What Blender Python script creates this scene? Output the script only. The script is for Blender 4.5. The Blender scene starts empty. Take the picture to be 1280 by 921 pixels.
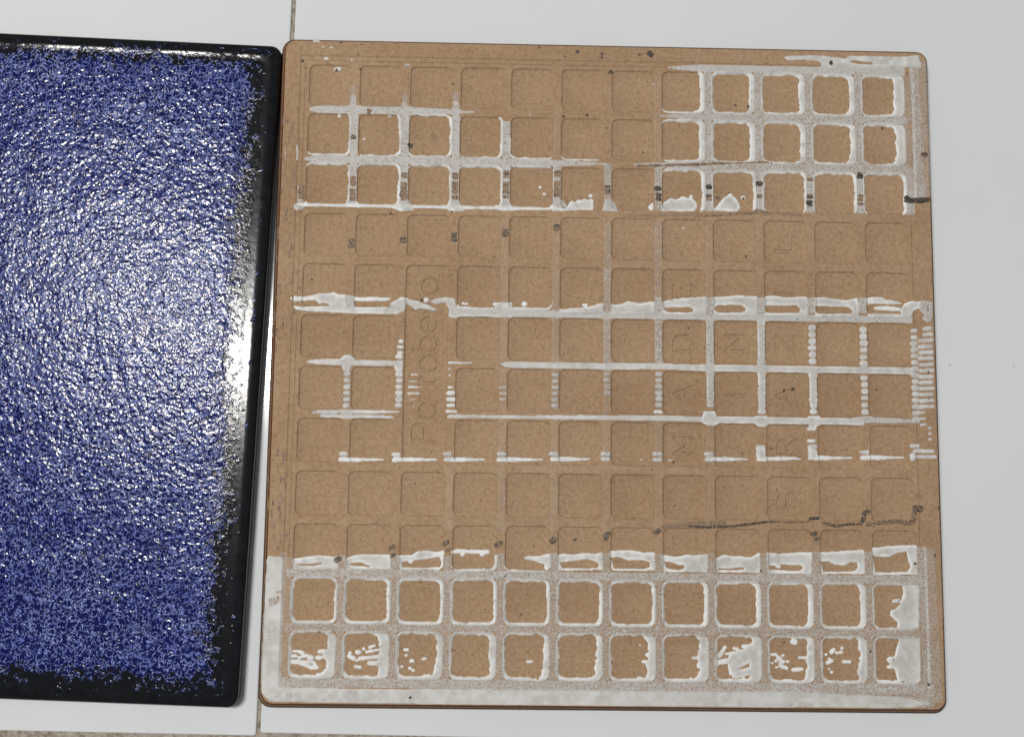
import bpy, math
import numpy as np

# ------------------------------------------------------------------ camera
# Everything is measured in millimetres in the plane of the upturned tile's back
# (x right, y towards the viewer, z up from that plane), then built in metres.
CAM = np.array([-50.004, 49.581, -455.261])           # y down, z down
ROT = np.array([[0.99974358, -0.01280256, -0.01867798],
                [0.01467715, 0.99447421, 0.10395013],
                [0.01724394, -0.10419761, 0.99440711]])
FPX = 1290.0
TOP = 8.5                                             # height of the tile back above the floor, mm

scene = bpy.context.scene
col = scene.collection
S = np.diag([1.0, -1.0, -1.0])
rb = (S @ ROT @ S).T
from mathutils import Matrix, Vector
cam_data = bpy.data.cameras.new('camera')
cam = bpy.data.objects.new('camera', cam_data)
col.objects.link(cam)
m = Matrix([list(rb[i]) + [0.0] for i in range(3)] + [[0, 0, 0, 1]])
m.translation = Vector((CAM[0] / 1000, -CAM[1] / 1000, (-CAM[2] + TOP) / 1000))
cam.matrix_world = m
cam_data.sensor_width = 36.0
cam_data.lens = 36.0 * FPX / 1280.0
cam_data.clip_start = 0.01
cam_data.clip_end = 50
scene.camera = cam

# ------------------------------------------------------------------ light
world = bpy.data.worlds.new('World')
scene.world = world
world.use_nodes = True
bg = world.node_tree.nodes['Background']
bg.inputs['Color'].default_value = (0.93, 0.97, 1.0, 1)
bg.inputs['Strength'].default_value = 0.21

lamp_data = bpy.data.lights.new('ceiling_lamp', 'AREA')
lamp_data.shape = 'RECTANGLE'
lamp_data.size = 0.17
lamp_data.size_y = 0.70
lamp_data.energy = 50.0
lamp_data.color = (1.0, 0.975, 0.94)
lamp = bpy.data.objects.new('ceiling_lamp', lamp_data)
col.objects.link(lamp)
lamp.location = (-0.790, 0.330, 2.21)
lamp.rotation_euler = Vector((-0.70, 0.33, 2.2)).to_track_quat('Z', 'Y').to_euler()

scene.view_settings.view_transform = 'Standard'
scene.view_settings.look = 'None'
scene.view_settings.exposure = 0.0
scene.view_settings.gamma = 1.0
scene.view_settings.use_curve_mapping = False
scene.render.engine = 'CYCLES'
scene.cycles.use_denoising = True
scene.cycles.max_bounces = 6
scene.cycles.sample_clamp_indirect = 3.0

rng = np.random.default_rng(7)


# ------------------------------------------------------------------ helpers
def at(px, py, z=0.0):
    """point (mm) on the plane z above the tile back that the photograph shows at a pixel"""
    d = ROT.T @ np.array([(px - 640) / FPX, (py - 460.5) / FPX, 1.0])
    s = (-z - CAM[2]) / d[2]
    return (CAM + s * d)[:2]


def tag(o, label=None, cat=None, kind=None, group=None):
    if label: o['label'] = label
    if cat: o['category'] = cat
    if kind: o['kind'] = kind
    if group: o['group'] = group
    return o


def empty(name, loc=(0, 0, 0), rz=0.0):
    o = bpy.data.objects.new(name, None)
    o.empty_display_size = 0.02
    o.location = loc
    o.rotation_euler = (0, 0, rz)
    col.objects.link(o)
    return o


def mesh(name, verts, faces, mat, smooth=False):
    """verts in mm with y towards the viewer; turned into metres with y away"""
    v = np.asarray(verts, dtype=np.float64).reshape(-1, 3) * 0.001
    v[:, 1] *= -1
    me = bpy.data.meshes.new(name)
    if isinstance(faces, np.ndarray):
        faces = faces[:, ::-1]
        n, k = faces.shape
        me.vertices.add(len(v)); me.vertices.foreach_set('co', v.ravel())
        me.loops.add(n * k); me.loops.foreach_set('vertex_index', faces.ravel().astype(np.int32))
        me.polygons.add(n)
        me.polygons.foreach_set('loop_start', np.arange(0, n * k, k, dtype=np.int32))
        me.polygons.foreach_set('loop_total', np.full(n, k, dtype=np.int32))
        me.update(calc_edges=True)
    else:
        me.from_pydata(v.tolist(), [], [tuple(reversed(f)) for f in faces])
        me.update()
    if smooth:
        me.polygons.foreach_set('use_smooth', np.ones(len(me.polygons), dtype=bool))
    me.materials.append(mat)
    return me


def obj(name, me, parent=None, loc=(0, 0, 0)):
    o = bpy.data.objects.new(name, me)
    col.objects.link(o)
    o.parent = parent
    o.location = loc
    return o


def rrect(hx, hy, r, n=7, cx=0.0, cy=0.0):
    """rounded rectangle outline, counter-clockwise on screen with y down"""
    pts = []
    for sx, sy, a0 in ((1, 1, 0), (-1, 1, 90), (-1, -1, 180), (1, -1, 270)):
        for k in range(n):
            a = math.radians(a0 + 90.0 * k / (n - 1))
            pts.append((cx + sx * (hx - r) + r * math.cos(a), cy + sy * (hy - r) + r * math.sin(a)))
    return pts


def rings(levels, cap_first=False, cap_last=False, n=7):
    """loft through rounded rectangles: levels = (hx, hy, r, z)"""
    V, F = [], []
    cnt = 4 * n
    for hx, hy, r, z in levels:
        V += [(x, y, z) for x, y in rrect(hx, hy, r, n)]
    for i in range(len(levels) - 1):
        for k in range(cnt):
            a, b = i * cnt + k, i * cnt + (k + 1) % cnt
            F.append((a, b, b + cnt, a + cnt))
    if cap_first: F.append(tuple(reversed(range(cnt))))
    if cap_last: F.append(tuple(range((len(levels) - 1) * cnt, len(levels) * cnt)))
    return V, F


def sd_rrect(x, y, cx, cy, hx, hy, r):
    qx = np.abs(x - cx) - (hx - r)
    qy = np.abs(y - cy) - (hy - r)
    return np.hypot(np.maximum(qx, 0), np.maximum(qy, 0)) + np.minimum(np.maximum(qx, qy), 0) - r


def smooth01(t):
    t = np.clip(t, 0, 1)
    return t * t * (3 - 2 * t)


def value_noise(shape, step, cell, seed):
    """smooth noise in -1..1, cell in mm, step = grid spacing in mm"""
    g = np.random.default_rng(seed)
    ny, nx = shape
    ly, lx = int(ny * step / cell) + 4, int(nx * step / cell) + 4
    L = g.uniform(-1, 1, (ly, lx))
    yy = np.arange(ny) * step / cell; xx = np.arange(nx) * step / cell
    iy = yy.astype(int); ix = xx.astype(int)
    fy = smooth01(yy - iy)[:, None]; fx = smooth01(xx - ix)[None, :]
    a = L[np.ix_(iy, ix)]; b = L[np.ix_(iy, ix + 1)]; c = L[np.ix_(iy + 1, ix)]; d = L[np.ix_(iy + 1, ix + 1)]
    return (a * (1 - fx) + b * fx) * (1 - fy) + (c * (1 - fx) + d * fx) * fy


def blur(a, sigma):
    """gaussian blur by FFT, sigma in samples"""
    p = int(4 * sigma) + 2
    b = np.pad(a, p, mode='edge')
    fy = np.fft.fftfreq(b.shape[0])[:, None]; fx = np.fft.rfftfreq(b.shape[1])[None, :]
    k = np.exp(-2 * (math.pi * sigma) ** 2 * (fx * fx + fy * fy))
    return np.fft.irfft2(np.fft.rfft2(b) * k, s=b.shape)[p:-p, p:-p]


# ------------------------------------------------------------------ materials
class NT:
    def __init__(self, name):
        self.m = bpy.data.materials.new(name)
        self.m.use_nodes = True
        self.t = self.m.node_tree
        self.b = self.t.nodes['Principled BSDF']
        self.pos = self.t.nodes.new('ShaderNodeNewGeometry').outputs['Position']

    def lk(self, a, b): self.t.links.new(a, b)

    def put(self, sock, v):
        if isinstance(v, bpy.types.NodeSocket): self.lk(v, sock)
        else: sock.default_value = v

    def noise(self, scale, detail=2.0, rough=0.5, dist=0.0, off=None):
        n = self.t.nodes.new('ShaderNodeTexNoise')
        if off is not None:
            mp = self.t.nodes.new('ShaderNodeVectorMath'); mp.operation = 'ADD'
            self.lk(self.pos, mp.inputs[0]); mp.inputs[1].default_value = off
            self.lk(mp.outputs[0], n.inputs['Vector'])
        else:
            self.lk(self.pos, n.inputs['Vector'])
        n.inputs['Scale'].default_value = scale
        n.inputs['Detail'].default_value = detail
        n.inputs['Roughness'].default_value = rough
        n.inputs['Distortion'].default_value = dist
        return n.outputs['Fac']

    def vor(self, scale, feature='F1', out='Distance'):
        n = self.t.nodes.new('ShaderNodeTexVoronoi')
        n.feature = feature
        self.lk(self.pos, n.inputs['Vector'])
        n.inputs['Scale'].default_value = scale
        return n.outputs[out]

    def ramp(self, fac, stops):
        n = self.t.nodes.new('ShaderNodeValToRGB')
        e = n.color_ramp.elements
        while len(e) < len(stops): e.new(0.5)
        for i, (p, c) in enumerate(stops):
            e[i].position = p
            e[i].color = tuple(c) + (1,) if len(c) == 3 else c
        self.lk(fac, n.inputs['Fac'])
        return n.outputs['Color']

    def mix(self, fac, a, b, mode='MIX'):
        n = self.t.nodes.new('ShaderNodeMix')
        n.data_type = 'RGBA'; n.blend_type = mode
        self.put(n.inputs[0], fac); self.put(n.inputs[6], a); self.put(n.inputs[7], b)
        return n.outputs[2]

    def math(self, op, a, b=0.0, c=0.0, clamp=False):
        n = self.t.nodes.new('ShaderNodeMath'); n.operation = op; n.use_clamp = clamp
        self.put(n.inputs[0], a); self.put(n.inputs[1], b); self.put(n.inputs[2], c)
        return n.outputs[0]

    def step(self, v, lo, hi):
        n = self.t.nodes.new('ShaderNodeMapRange'); n.interpolation_type = 'SMOOTHSTEP'
        self.put(n.inputs['Value'], v); self.put(n.inputs['From Min'], lo); self.put(n.inputs['From Max'], hi)
        return n.outputs['Result']

    def attr(self, name):
        n = self.t.nodes.new('ShaderNodeAttribute'); n.attribute_name = name
        return n.outputs['Fac']

    def bump(self, h, strength, dist):
        n = self.t.nodes.new('ShaderNodeBump')
        n.inputs['Strength'].default_value = strength
        n.inputs['Distance'].default_value = dist
        self.lk(h, n.inputs['Height'])
        self.lk(n.outputs['Normal'], self.b.inputs['Normal'])

    def set(self, **kw):
        names = {'color': 'Base Color', 'rough': 'Roughness', 'spec': 'Specular IOR Level', 'coat': 'Coat Weight',
                 'coat_rough': 'Coat Roughness'}
        for k, v in kw.items(): self.put(self.b.inputs[names[k]], v)
        return self.m


def clay_color(n):
    grain = n.noise(520, 5.0, 0.78)
    base = n.ramp(grain, [(0.28, (0.262, 0.166, 0.095)), (0.50, (0.342, 0.229, 0.139)), (0.74, (0.412, 0.290, 0.188))])
    # uneven firing: cloudy patches and darker bands along the kiln's travel
    st = n.t.nodes.new('ShaderNodeVectorMath'); st.operation = 'MULTIPLY'
    n.lk(n.pos, st.inputs[0]); st.inputs[1].default_value = (7.0, 34.0, 20.0)
    bn = n.t.nodes.new('ShaderNodeTexNoise'); n.lk(st.outputs[0], bn.inputs['Vector'])
    bn.inputs['Scale'].default_value = 1.0; bn.inputs['Detail'].default_value = 4.0; bn.inputs['Roughness'].default_value = 0.6
    base = n.mix(n.step(bn.outputs['Fac'], 0.38, 0.68), base, n.mix(1.0, base, (0.90, 0.88, 0.86, 1), 'MULTIPLY'))
    big = n.noise(30, 4.0, 0.65)
    base = n.mix(n.step(big, 0.42, 0.72), base, n.mix(1.0, base, (0.94, 0.92, 0.90, 1), 'MULTIPLY'))
    pores = n.noise(1500, 1.0, 0.5, off=(3.1, 1.7, 0.0))
    base = n.mix(n.step(pores, 0.67, 0.74), base, (0.12, 0.07, 0.04, 1))
    return base, grain


def make_clay(name, tint=(1, 1, 1)):
    n = NT(name)
    c, g = clay_color(n)
    c = n.mix(1.0, c, tuple(tint) + (1,), 'MULTIPLY')
    n.bump(n.math('ADD', g, n.math('MULTIPLY', n.noise(2600, 2.0), 0.5)), 0.55, 0.00018)
    return n.set(color=c, rough=0.9, spec=0.2)


M_CLAY = make_clay('fired_clay')


def make_edge():
    """raw tile edge: clay with the burnt, reddish bands left by pressing and firing"""
    n = NT('burnt_clay_edge')
    c, g = clay_color(n)
    sx = n.t.nodes.new('ShaderNodeSeparateXYZ'); n.lk(n.pos, sx.inputs[0])
    z = n.math('ADD', n.math('MULTIPLY', sx.outputs['Z'], 1000.0), n.math('MULTIPLY', n.noise(120, 3.0, 0.6), 0.8))
    band = n.ramp(n.math('DIVIDE', z, 10.0), [(0.36, (0.10, 0.07, 0.06)), (0.50, (0.28, 0.20, 0.17)), (0.62, (0.80, 0.70, 0.64)), (0.76, (0.85, 0.74, 0.66)),
                                              (0.83, (0.24, 0.13, 0.095)), (0.91, (0.34, 0.21, 0.16))])
    c = n.mix(1.0, c, band, 'MULTIPLY')
    n.bump(g, 0.5, 0.0002)
    return n.set(color=c, rough=0.85, spec=0.25)


M_EDGE = make_edge()


def make_engobe():
    n = NT('white_engobe')
    clay, g = clay_color(n)
    cover = n.attr('cover')
    sp = n.math('ADD', n.math('MULTIPLY', n.noise(1250, 2.0, 0.6, off=(0.7, 0.2, 0)), 0.75),
                n.math('MULTIPLY', n.noise(420, 2.0, 0.5, off=(0.1, 0.9, 0)), 0.25))
    lo = n.math('SUBTRACT', 0.76, n.math('MULTIPLY', cover, 0.68))
    k = n.step(sp, lo, n.math('ADD', lo, 0.23))
    tone = n.math('ADD', n.step(cover, 0.70, 1.0), n.math('MULTIPLY', n.math('SUBTRACT', n.noise(200, 3.0, 0.65), 0.5), 0.5))
    white = n.ramp(tone, [(0.1, (0.455, 0.440, 0.418)), (0.95, (0.690, 0.688, 0.675))])
    under = n.mix(n.math('MULTIPLY', n.step(cover, 0.22, 0.60), 0.70), clay, (0.37, 0.335, 0.30, 1))
    c = n.mix(k, under, white)
    # sooty pinholes where the coat is rubbed thin
    thin = n.math('MULTIPLY', n.step(cover, 0.80, 0.62), n.step(cover, 0.10, 0.40))
    soot = n.math('MULTIPLY', n.step(n.noise(1150, 3.0, 0.7, off=(1.9, 0.4, 0)), 0.52, 0.66), thin)
    c = n.mix(n.math('MULTIPLY', soot, 0.75), c, (0.15, 0.13, 0.11, 1))
    rel = n.math('MULTIPLY', n.noise(1300, 3.0, 0.7), n.math('SUBTRACT', 1.2, cover))
    n.bump(rel, 0.7, 0.0003)
    return n.set(color=c, rough=0.55, spec=0.35)


M_ENGOBE = make_engobe()


def make_soot():
    n = NT('kiln_soot')
    clay, g = clay_color(n)
    sp = n.noise(1300, 2.0, 0.6, off=(0.3, 0.6, 0))
    cover = n.attr('cover')
    lo = n.math('SUBTRACT', 0.80, n.math('MULTIPLY', cover, 0.66))
    k = n.step(sp, lo, n.math('ADD', lo, 0.30))
    dark = n.ramp(n.noise(900, 2.0), [(0.35, (0.022, 0.020, 0.018)), (0.7, (0.075, 0.062, 0.050))])
    under = n.mix(0.40, clay, (0.17, 0.11, 0.07, 1))
    n.bump(sp, 0.6, 0.0003)
    return n.set(color=n.mix(k, under, dark), rough=0.6, spec=0.35)


M_SOOT = make_soot()


def make_black_glaze():
    n = NT('black_glaze')
    c = n.ramp(n.noise(240, 3.0, 0.6), [(0.35, (0.0035, 0.0038, 0.005)), (0.7, (0.008, 0.009, 0.011))])
    n.bump(n.noise(300, 2.0, 0.5), 0.16, 0.0003)
    return n.set(color=c, rough=0.16, spec=0.27)


M_BLACK = make_black_glaze()


def make_blue_glaze():
    n = NT('blue_crystal_glaze')
    a = n.noise(540, 2.0, 0.55, dist=0.3)
    w = n.math('ABSOLUTE', n.math('SUBTRACT', a, 0.5))
    worm = n.step(w, 0.004, 0.050)                       # 0 on the pale winding veins, 1 in the navy pools
    big = n.noise(60, 3.0, 0.6, off=(0.4, 0.1, 0))
    pale = n.mix(n.step(big, 0.35, 0.65), (0.215, 0.275, 0.58, 1), (0.115, 0.155, 0.44, 1))
    c = n.mix(worm, pale, (0.003, 0.006, 0.066, 1))
    cover = n.attr('cover')                               # 1 in the closed coat, 0 where it has run out
    sp = n.math('ADD', n.math('MULTIPLY', n.noise(420, 2.0, 0.6, off=(0.9, 0.3, 0)), 0.7), n.math('MULTIPLY', n.noise(110, 2.0, 0.5, off=(0.2, 0.6, 0)), 0.3))
    lo = n.math('SUBTRACT', 0.645, n.math('MULTIPLY', cover, 0.36))
    k = n.step(sp, lo, n.math('ADD', lo, 0.11))
    frit = n.mix(worm, (0.12, 0.145, 0.29, 1), (0.006, 0.008, 0.035, 1))
    c = n.mix(n.step(cover, 0.30, 0.85), frit, c)
    c = n.mix(k, (0.005, 0.0055, 0.007, 1), c)
    h = n.math('ADD', n.math('MULTIPLY', n.math('SUBTRACT', 1.0, worm), 0.35), n.math('MULTIPLY', n.noise(520, 1.0, 0.5, off=(0.5, 0.5, 0)), 1.2))
    h = n.math('MULTIPLY', h, n.math('MULTIPLY', n.math('ADD', n.math('MULTIPLY', k, 0.8), 0.2), n.math('ADD', n.math('MULTIPLY', n.step(cover, 0.5, 0.95), 0.6), 0.4)))
    n.bump(h, 0.66, 0.0004)
    return n.set(color=c, rough=0.13, spec=0.28)


M_BLUE = make_blue_glaze()


def make_floor_tile():
    n = NT('white_floor_glaze')
    c = n.ramp(n.noise(9, 3.0, 0.6), [(0.3, (0.595, 0.612, 0.620)), (0.7, (0.622, 0.638, 0.646))])
    sp = n.noise(170, 1.0, 0.5)
    c = n.mix(n.step(sp, 0.775, 0.79), c, (0.45, 0.44, 0.42, 1))
    n.bump(n.noise(60, 2.0), 0.05, 0.0005)
    return n.set(color=c, rough=0.10, spec=0.5)


M_FLOOR = make_floor_tile()


def make_grout():
    n = NT('grey_brown_grout')
    c = n.ramp(n.noise(420, 4.0, 0.65), [(0.3, (0.16, 0.125, 0.095)), (0.5, (0.30, 0.26, 0.215)), (0.75, (0.42, 0.385, 0.335))])
    n.bump(n.noise(900, 3.0, 0.6), 0.7, 0.0006)
    return n.set(color=c, rough=0.95, spec=0.1)


M_GROUT = make_grout()

# ------------------------------------------------------------------ floor
FZ = -TOP
V = [(-700, -620, FZ - 9), (620, -620, FZ - 9), (620, 640, FZ - 9), (-700, 640, FZ - 9),
     (-700, -620, FZ - 0.9), (620, -620, FZ - 0.9), (620, 640, FZ - 0.9), (-700, 640, FZ - 0.9)]
Fb = [(0, 3, 2, 1), (4, 5, 6, 7), (0, 1, 5, 4), (1, 2, 6, 5), (2, 3, 7, 6), (3, 0, 4, 7)]
floor = obj('floor', mesh('floor', V, Fb, M_GROUT), None, (0, 0, TOP / 1000))
tag(floor, 'grey brown grout bed of the white tiled floor', kind='structure')


def floor_tile(corner, ang, w, h, corner_kind):
    """white floor tile given one corner (mm), its rotation and size"""
    V, F = rings([(w / 2, h / 2, 1.2, FZ - 7), (w / 2, h / 2, 1.2, FZ - 0.55), (w / 2 - 0.25, h / 2 - 0.25, 1.1, FZ - 0.12),
                  (w / 2 - 0.7, h / 2 - 0.7, 1.0, FZ)], cap_last=True, n=4)
    sx, sy = corner_kind                                  # which corner: +1 right / bottom
    ca, sa = math.cos(ang), math.sin(ang)
    V = [((x - sx * w / 2) * ca - (y - sy * h / 2) * sa + corner[0],
          (x - sx * w / 2) * sa + (y - sy * h / 2) * ca + corner[1], z) for x, y, z in V]
    return obj('floor_tile', mesh('floor_tile', V, F, M_FLOOR), floor)


DEG = math.pi / 180
floor_tile((-151.0, 162.7), 0.68 * DEG, 450, 450, (1, 1))
floor_tile((-149.3, 161.45), 0.70 * DEG, 450, 450, (-1, 1))
floor_tile((-151.4, 168.6), 0.68 * DEG, 450, 450, (1, -1))
floor_tile((-149.6, 168.2), 0.70 * DEG, 450, 450, (-1, -1))

# ------------------------------------------------------------------ upturned brown tile
brown = empty('brown_tile', (0, 0, 0))
tag(brown, 'square brown clay tile lying face down, ribbed back smeared with white engobe', 'tile')
ZT = TOP / 1000                                           # part meshes use z = 0 on the ribs
P, CS, G0 = 23.0, 19.6, -136.2                            # pitch, recess size, left edge of the first recess
CR = 2.9                                                  # recess corner radius
DEP, WALL = 0.68, 0.66                                    # recess depth, width of its sloping wall
HALF = CS / 2


PRO_D = [0.0, 0.10, 0.22, 0.44, 0.57, 0.66]                # rounded shoulder, sloping wall, rounded foot
PRO_Z = [0.0, -0.045, -0.17, -0.50, -0.63, -0.68]


def cc(i): return G0 + i * P + HALF


LONG = (2, 4, 7)                                          # column, first row, last row of the long recess
long_cy = (cc(4) + cc(7)) / 2
long_hy = (cc(7) - cc(4)) / 2 + HALF


def z_base(x, y):
    """height of the tile back (mm) before anything is smeared on it"""
    lx = (x - G0 + 1.7) % P - 1.7 - HALF
    ly = (y - G0 + 1.7) % P - 1.7 - HALF
    d = sd_rrect(lx, ly, 0, 0, HALF, HALF, CR)
    d = np.where((np.abs(x) > 138) | (np.abs(y) > 138), 5.0, d)
    d = np.minimum(d, sd_rrect(x, y, cc(LONG[0]), long_cy, HALF, long_hy, CR))
    z = np.interp(-d, PRO_D, PRO_Z)
    e = np.maximum(np.abs(x), np.abs(y))
    z = z + 0.34 * np.clip((e - 140.0) / 0.4, 0, 1)
    o = sd_rrect(x, y, 0, 0, 146.7, 146.7, 4.2)             # rounded outer arris
    z = z - np.interp(o, [0, 0.8, 1.2, 3.0], [0, 0.43, 1.1, 4.0])
    return z


# rib grid: one clay surface with holes for the recesses
V, F = [], []


def hole_frame(cx, cy, hx, hy, px_, py_):
    inner = rrect(hx, hy, CR, 7)
    n = len(inner)
    b = len(V)
    for x, y in inner: V.append((cx + x, cy + y, 0))
    for x, y in inner:
        # project on to the pitch rectangle
        if abs(x) <= hx - CR + 1e-6: q = (x, math.copysign(py_, y))
        elif abs(y) <= hy - CR + 1e-6: q = (math.copysign(px_, x), y)
        else:
            s = min(px_ / abs(x), py_ / abs(y)); q = (x * s, y * s)
            ang = math.atan2(abs(y) - (hy - CR), abs(x) - (hx - CR))
            t = ang / (math.pi / 2)
            if t < 0.5: q = (math.copysign(px_, x), math.copysign(hy - CR + (py_ - hy + CR) * t * 2, y))
            else: q = (math.copysign(hx - CR + (px_ - hx + CR) * (1 - t) * 2, x), math.copysign(py_, y))
        V.append((cx + q[0], cy + q[1], 0))
    for k in range(n):
        a, c = b + k, b + (k + 1) % n
        F.append((a, c, c + n, a + n))


for r in range(12):
    for c in range(12):
        if c == LONG[0] and LONG[1] <= r <= LONG[2]: continue
        hole_frame(cc(c), cc(r), HALF, HALF, P / 2, P / 2)
hole_frame(cc(LONG[0]), long_cy, HALF, long_hy, P / 2, 2 * P)
E0 = 6 * P                                                # outer edge of the pitch field
b = len(V)
V += [(-E0, -E0, 0), (E0, -E0, 0), (E0, E0, 0), (-E0, E0, 0), (-140, -140, 0), (140, -140, 0), (140, 140, 0), (-140, 140, 0)]
for k in range(4): F.append((b + k, b + (k + 1) % 4, b + 4 + (k + 1) % 4, b + 4 + k)[::-1])
obj('rib_grid', mesh('rib_grid', V, F, M_CLAY), brown, (0, 0, ZT))

V, F = rings([(140.0, 140.0, 0.05, 0), (140.4, 140.4, 0.1, 0.34), (146.7, 146.7, 4.2, 0.34), (147.1, 147.1, 4.5, 0.16)])
obj('rim', mesh('rim', V, F, M_CLAY), brown, (0, 0, ZT))
V, F = rings([(147.1, 147.1, 4.5, 0.16), (147.5, 147.5, 4.7, -0.15), (147.9, 147.9, 5.0, -0.8), (148.2, 148.2, 5.2, -1.6), (148.8, 148.8, 5.4, -3.0), (149.6, 149.6, 5.6, -4.6),
              (150.0, 150.0, 5.7, -5.6)])
obj('side_edge', mesh('side_edge', V, F, M_EDGE, True), brown, (0, 0, ZT))
V, F = rings([(150.0, 150.0, 5.7, -5.6), (149.9, 149.9, 5.6, -6.4), (148.7, 148.7, 5.2, -7.6), (145.5, 145.5, 4.5, -8.3),
              (140, 140, 4, -8.49)], cap_last=True)
obj('glazed_face', mesh('glazed_face', V, F, M_BLACK, True), brown, (0, 0, ZT))

# recesses: wall ring and floor
def recess_mesh(hx, hy):
    V, F = rings([(hx - a, hy - a, CR - a, z) for a, z in zip(PRO_D, PRO_Z)], cap_last=True, n=7)
    return mesh('recessed_square', V, F, M_CLAY, True)


plain = recess_mesh(HALF, HALF)

# letters pressed into the recess floors, as strokes in a unit box (x right, y up)
def arc(cx, cy, rx, ry, a0, a1, n=10):
    return [(cx + rx * math.cos(math.radians(a0 + (a1 - a0) * i / n)), cy + ry * math.sin(math.radians(a0 + (a1 - a0) * i / n)))
            for i in range(n + 1)]


GLYPH = {
    'M': [[(0, 0), (0, 1), (.5, .3), (1, 1), (1, 0)]],
    'A': [[(0, 0), (.5, 1), (1, 0)], [(.2, .36), (.8, .36)]],
    'D': [[(0, 0), (0, 1), (.45, 1)] + arc(.45, .5, .5, .5, 90, -90) + [(0, 0)]],
    'E': [[(.9, 0), (0, 0), (0, 1), (.9, 1)], [(0, .52), (.7, .52)]],
    'I': [[(.5, 0), (.5, 1)]],
    'N': [[(0, 0), (0, 1), (1, 0), (1, 1)]],
    'B': [[(0, 0), (0, 1), (.55, 1)] + arc(.55, .77, .3, .23, 90, -90) + [(0, .54)], [(.55, .54)] + arc(.58, .27, .37, .27, 90, -90) + [(0, 0)]],
    'R': [[(0, 0), (0, 1), (.55, 1)] + arc(.55, .75, .35, .25, 90, -90) + [(0, .5)], [(.5, .5), (1, 0)]],
    'Z': [[(0, 1), (1, 1), (0, 0), (1, 0)]],
    'L': [[(0, 1), (0, 0), (.85, 0)]],
    '1': [[(.2, .8), (.5, 1), (.5, 0)]],
    '2': [arc(.45, .72, .4, .28, 170, -40) + [(0, 0), (.95, 0)]],
    # slanted trade lettering
    'P': [[(.05, 0), (.22, 1), (.6, 1)] + arc(.6, .74, .33, .26, 90, -90) + [(.2, .5)]],
    'o': [arc(.5, .35, .46, .36, 0, 360, 18)],
    'r': [[(.1, 0), (.3, .70)], [(.22, .42)] + arc(.62, .48, .3, .22, 140, 50)],
    't': [[(.6, .05), (.42, .06), (.38, .14), (.55, .95)], [(.2, .68), (.85, .68)]],
    'b': [[(.05, .02), (.25, 1.05)], arc(.55, .35, .40, .35, 0, 360, 16)],
    'e': [[(.12, .38), (.9, .42)] + arc(.5, .37, .42, .34, 8, 300, 14)],
    'l': [[(.35, 0), (.62, 1.05)]],
}


def stroke_dist(X, Y, segs):
    d = np.full(X.shape, 1e9)
    for (x0, y0), (x1, y1) in segs:
        vx, vy = x1 - x0, y1 - y0
        L2 = vx * vx + vy * vy + 1e-12
        t = np.clip(((X - x0) * vx + (Y - y0) * vy) / L2, 0, 1)
        d = np.minimum(d, np.hypot(X - x0 - t * vx, Y - y0 - t * vy))
    return d


def lettered_recess(cx, cy, hx, hy, glyphs, gx, gy, wide=0.55, depth=0.34, step=0.24, names='letter'):
    """recess whose floor carries pressed letters; glyphs = (char, centre x, centre y, width, height), text running up the tile"""
    V, F = rings([(hx - a, hy - a, CR - a, z) for a, z in zip(PRO_D, PRO_Z)], n=7)
    cnt = 28
    n0 = len(V) - cnt
    inner = V[n0:]
    # join wall foot to the fine rectangle
    for x, y, z in inner:
        V.append((max(-gx, min(gx, x)), max(-gy, min(gy, y)), -DEP))
    for k in range(cnt):
        a, c = n0 + k, n0 + (k + 1) % cnt
        F.append((a, c, c + cnt, a + cnt))
    me = mesh('recessed_square', V, F, M_CLAY, True)
    nx, ny = int(2 * gx / step), int(2 * gy / step)
    X, Y = np.meshgrid(np.linspace(-gx, gx, nx + 1), np.linspace(-gy, gy, ny + 1))
    Z = np.full(X.shape, -DEP)
    owner = np.full(X.shape, -1)
    for gi, (ch, lx, ly, w, h) in enumerate(glyphs):
        segs = []
        for line in GLYPH[ch]:
            q = [(lx - (v - 0.5) * h, ly - (u - 0.5) * w) for u, v in line]
            segs += list(zip(q[:-1], q[1:]))
        d = stroke_dist(X, Y, segs)
        dz = depth * smooth01((wide - d) / 0.22)
        Z = np.minimum(Z, -DEP - dz)
        owner = np.where(dz > 0.002, gi, owner)
    idx = np.arange(X.size).reshape(X.shape)
    quads = np.stack([idx[:-1, :-1], idx[:-1, 1:], idx[1:, 1:], idx[1:, :-1]], -1).reshape(-1, 4)
    own = np.max(owner.ravel()[quads], axis=1)
    co = np.stack([X.ravel(), Y.ravel(), Z.ravel()], -1)

    def sub(sel, name, mat):
        q = quads[sel]
        used, inv = np.unique(q, return_inverse=True)
        return mesh(name, co[used], inv.reshape(-1, 4), mat, True)
    o = obj('recessed_square', me, brown, (cx / 1000, -cy / 1000, ZT))
    obj('recess_floor', sub(own < 0, 'recess_floor', M_CLAY), o)
    for gi in range(len(glyphs)):
        lo = obj(names, sub(own == gi, names, M_CLAY), o)
        lo['label'] = 'letter %s pressed into the clay' % glyphs[gi][0] if glyphs[gi][0].isalpha() else 'numeral %s pressed into the clay' % glyphs[gi][0]
    return o


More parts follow.
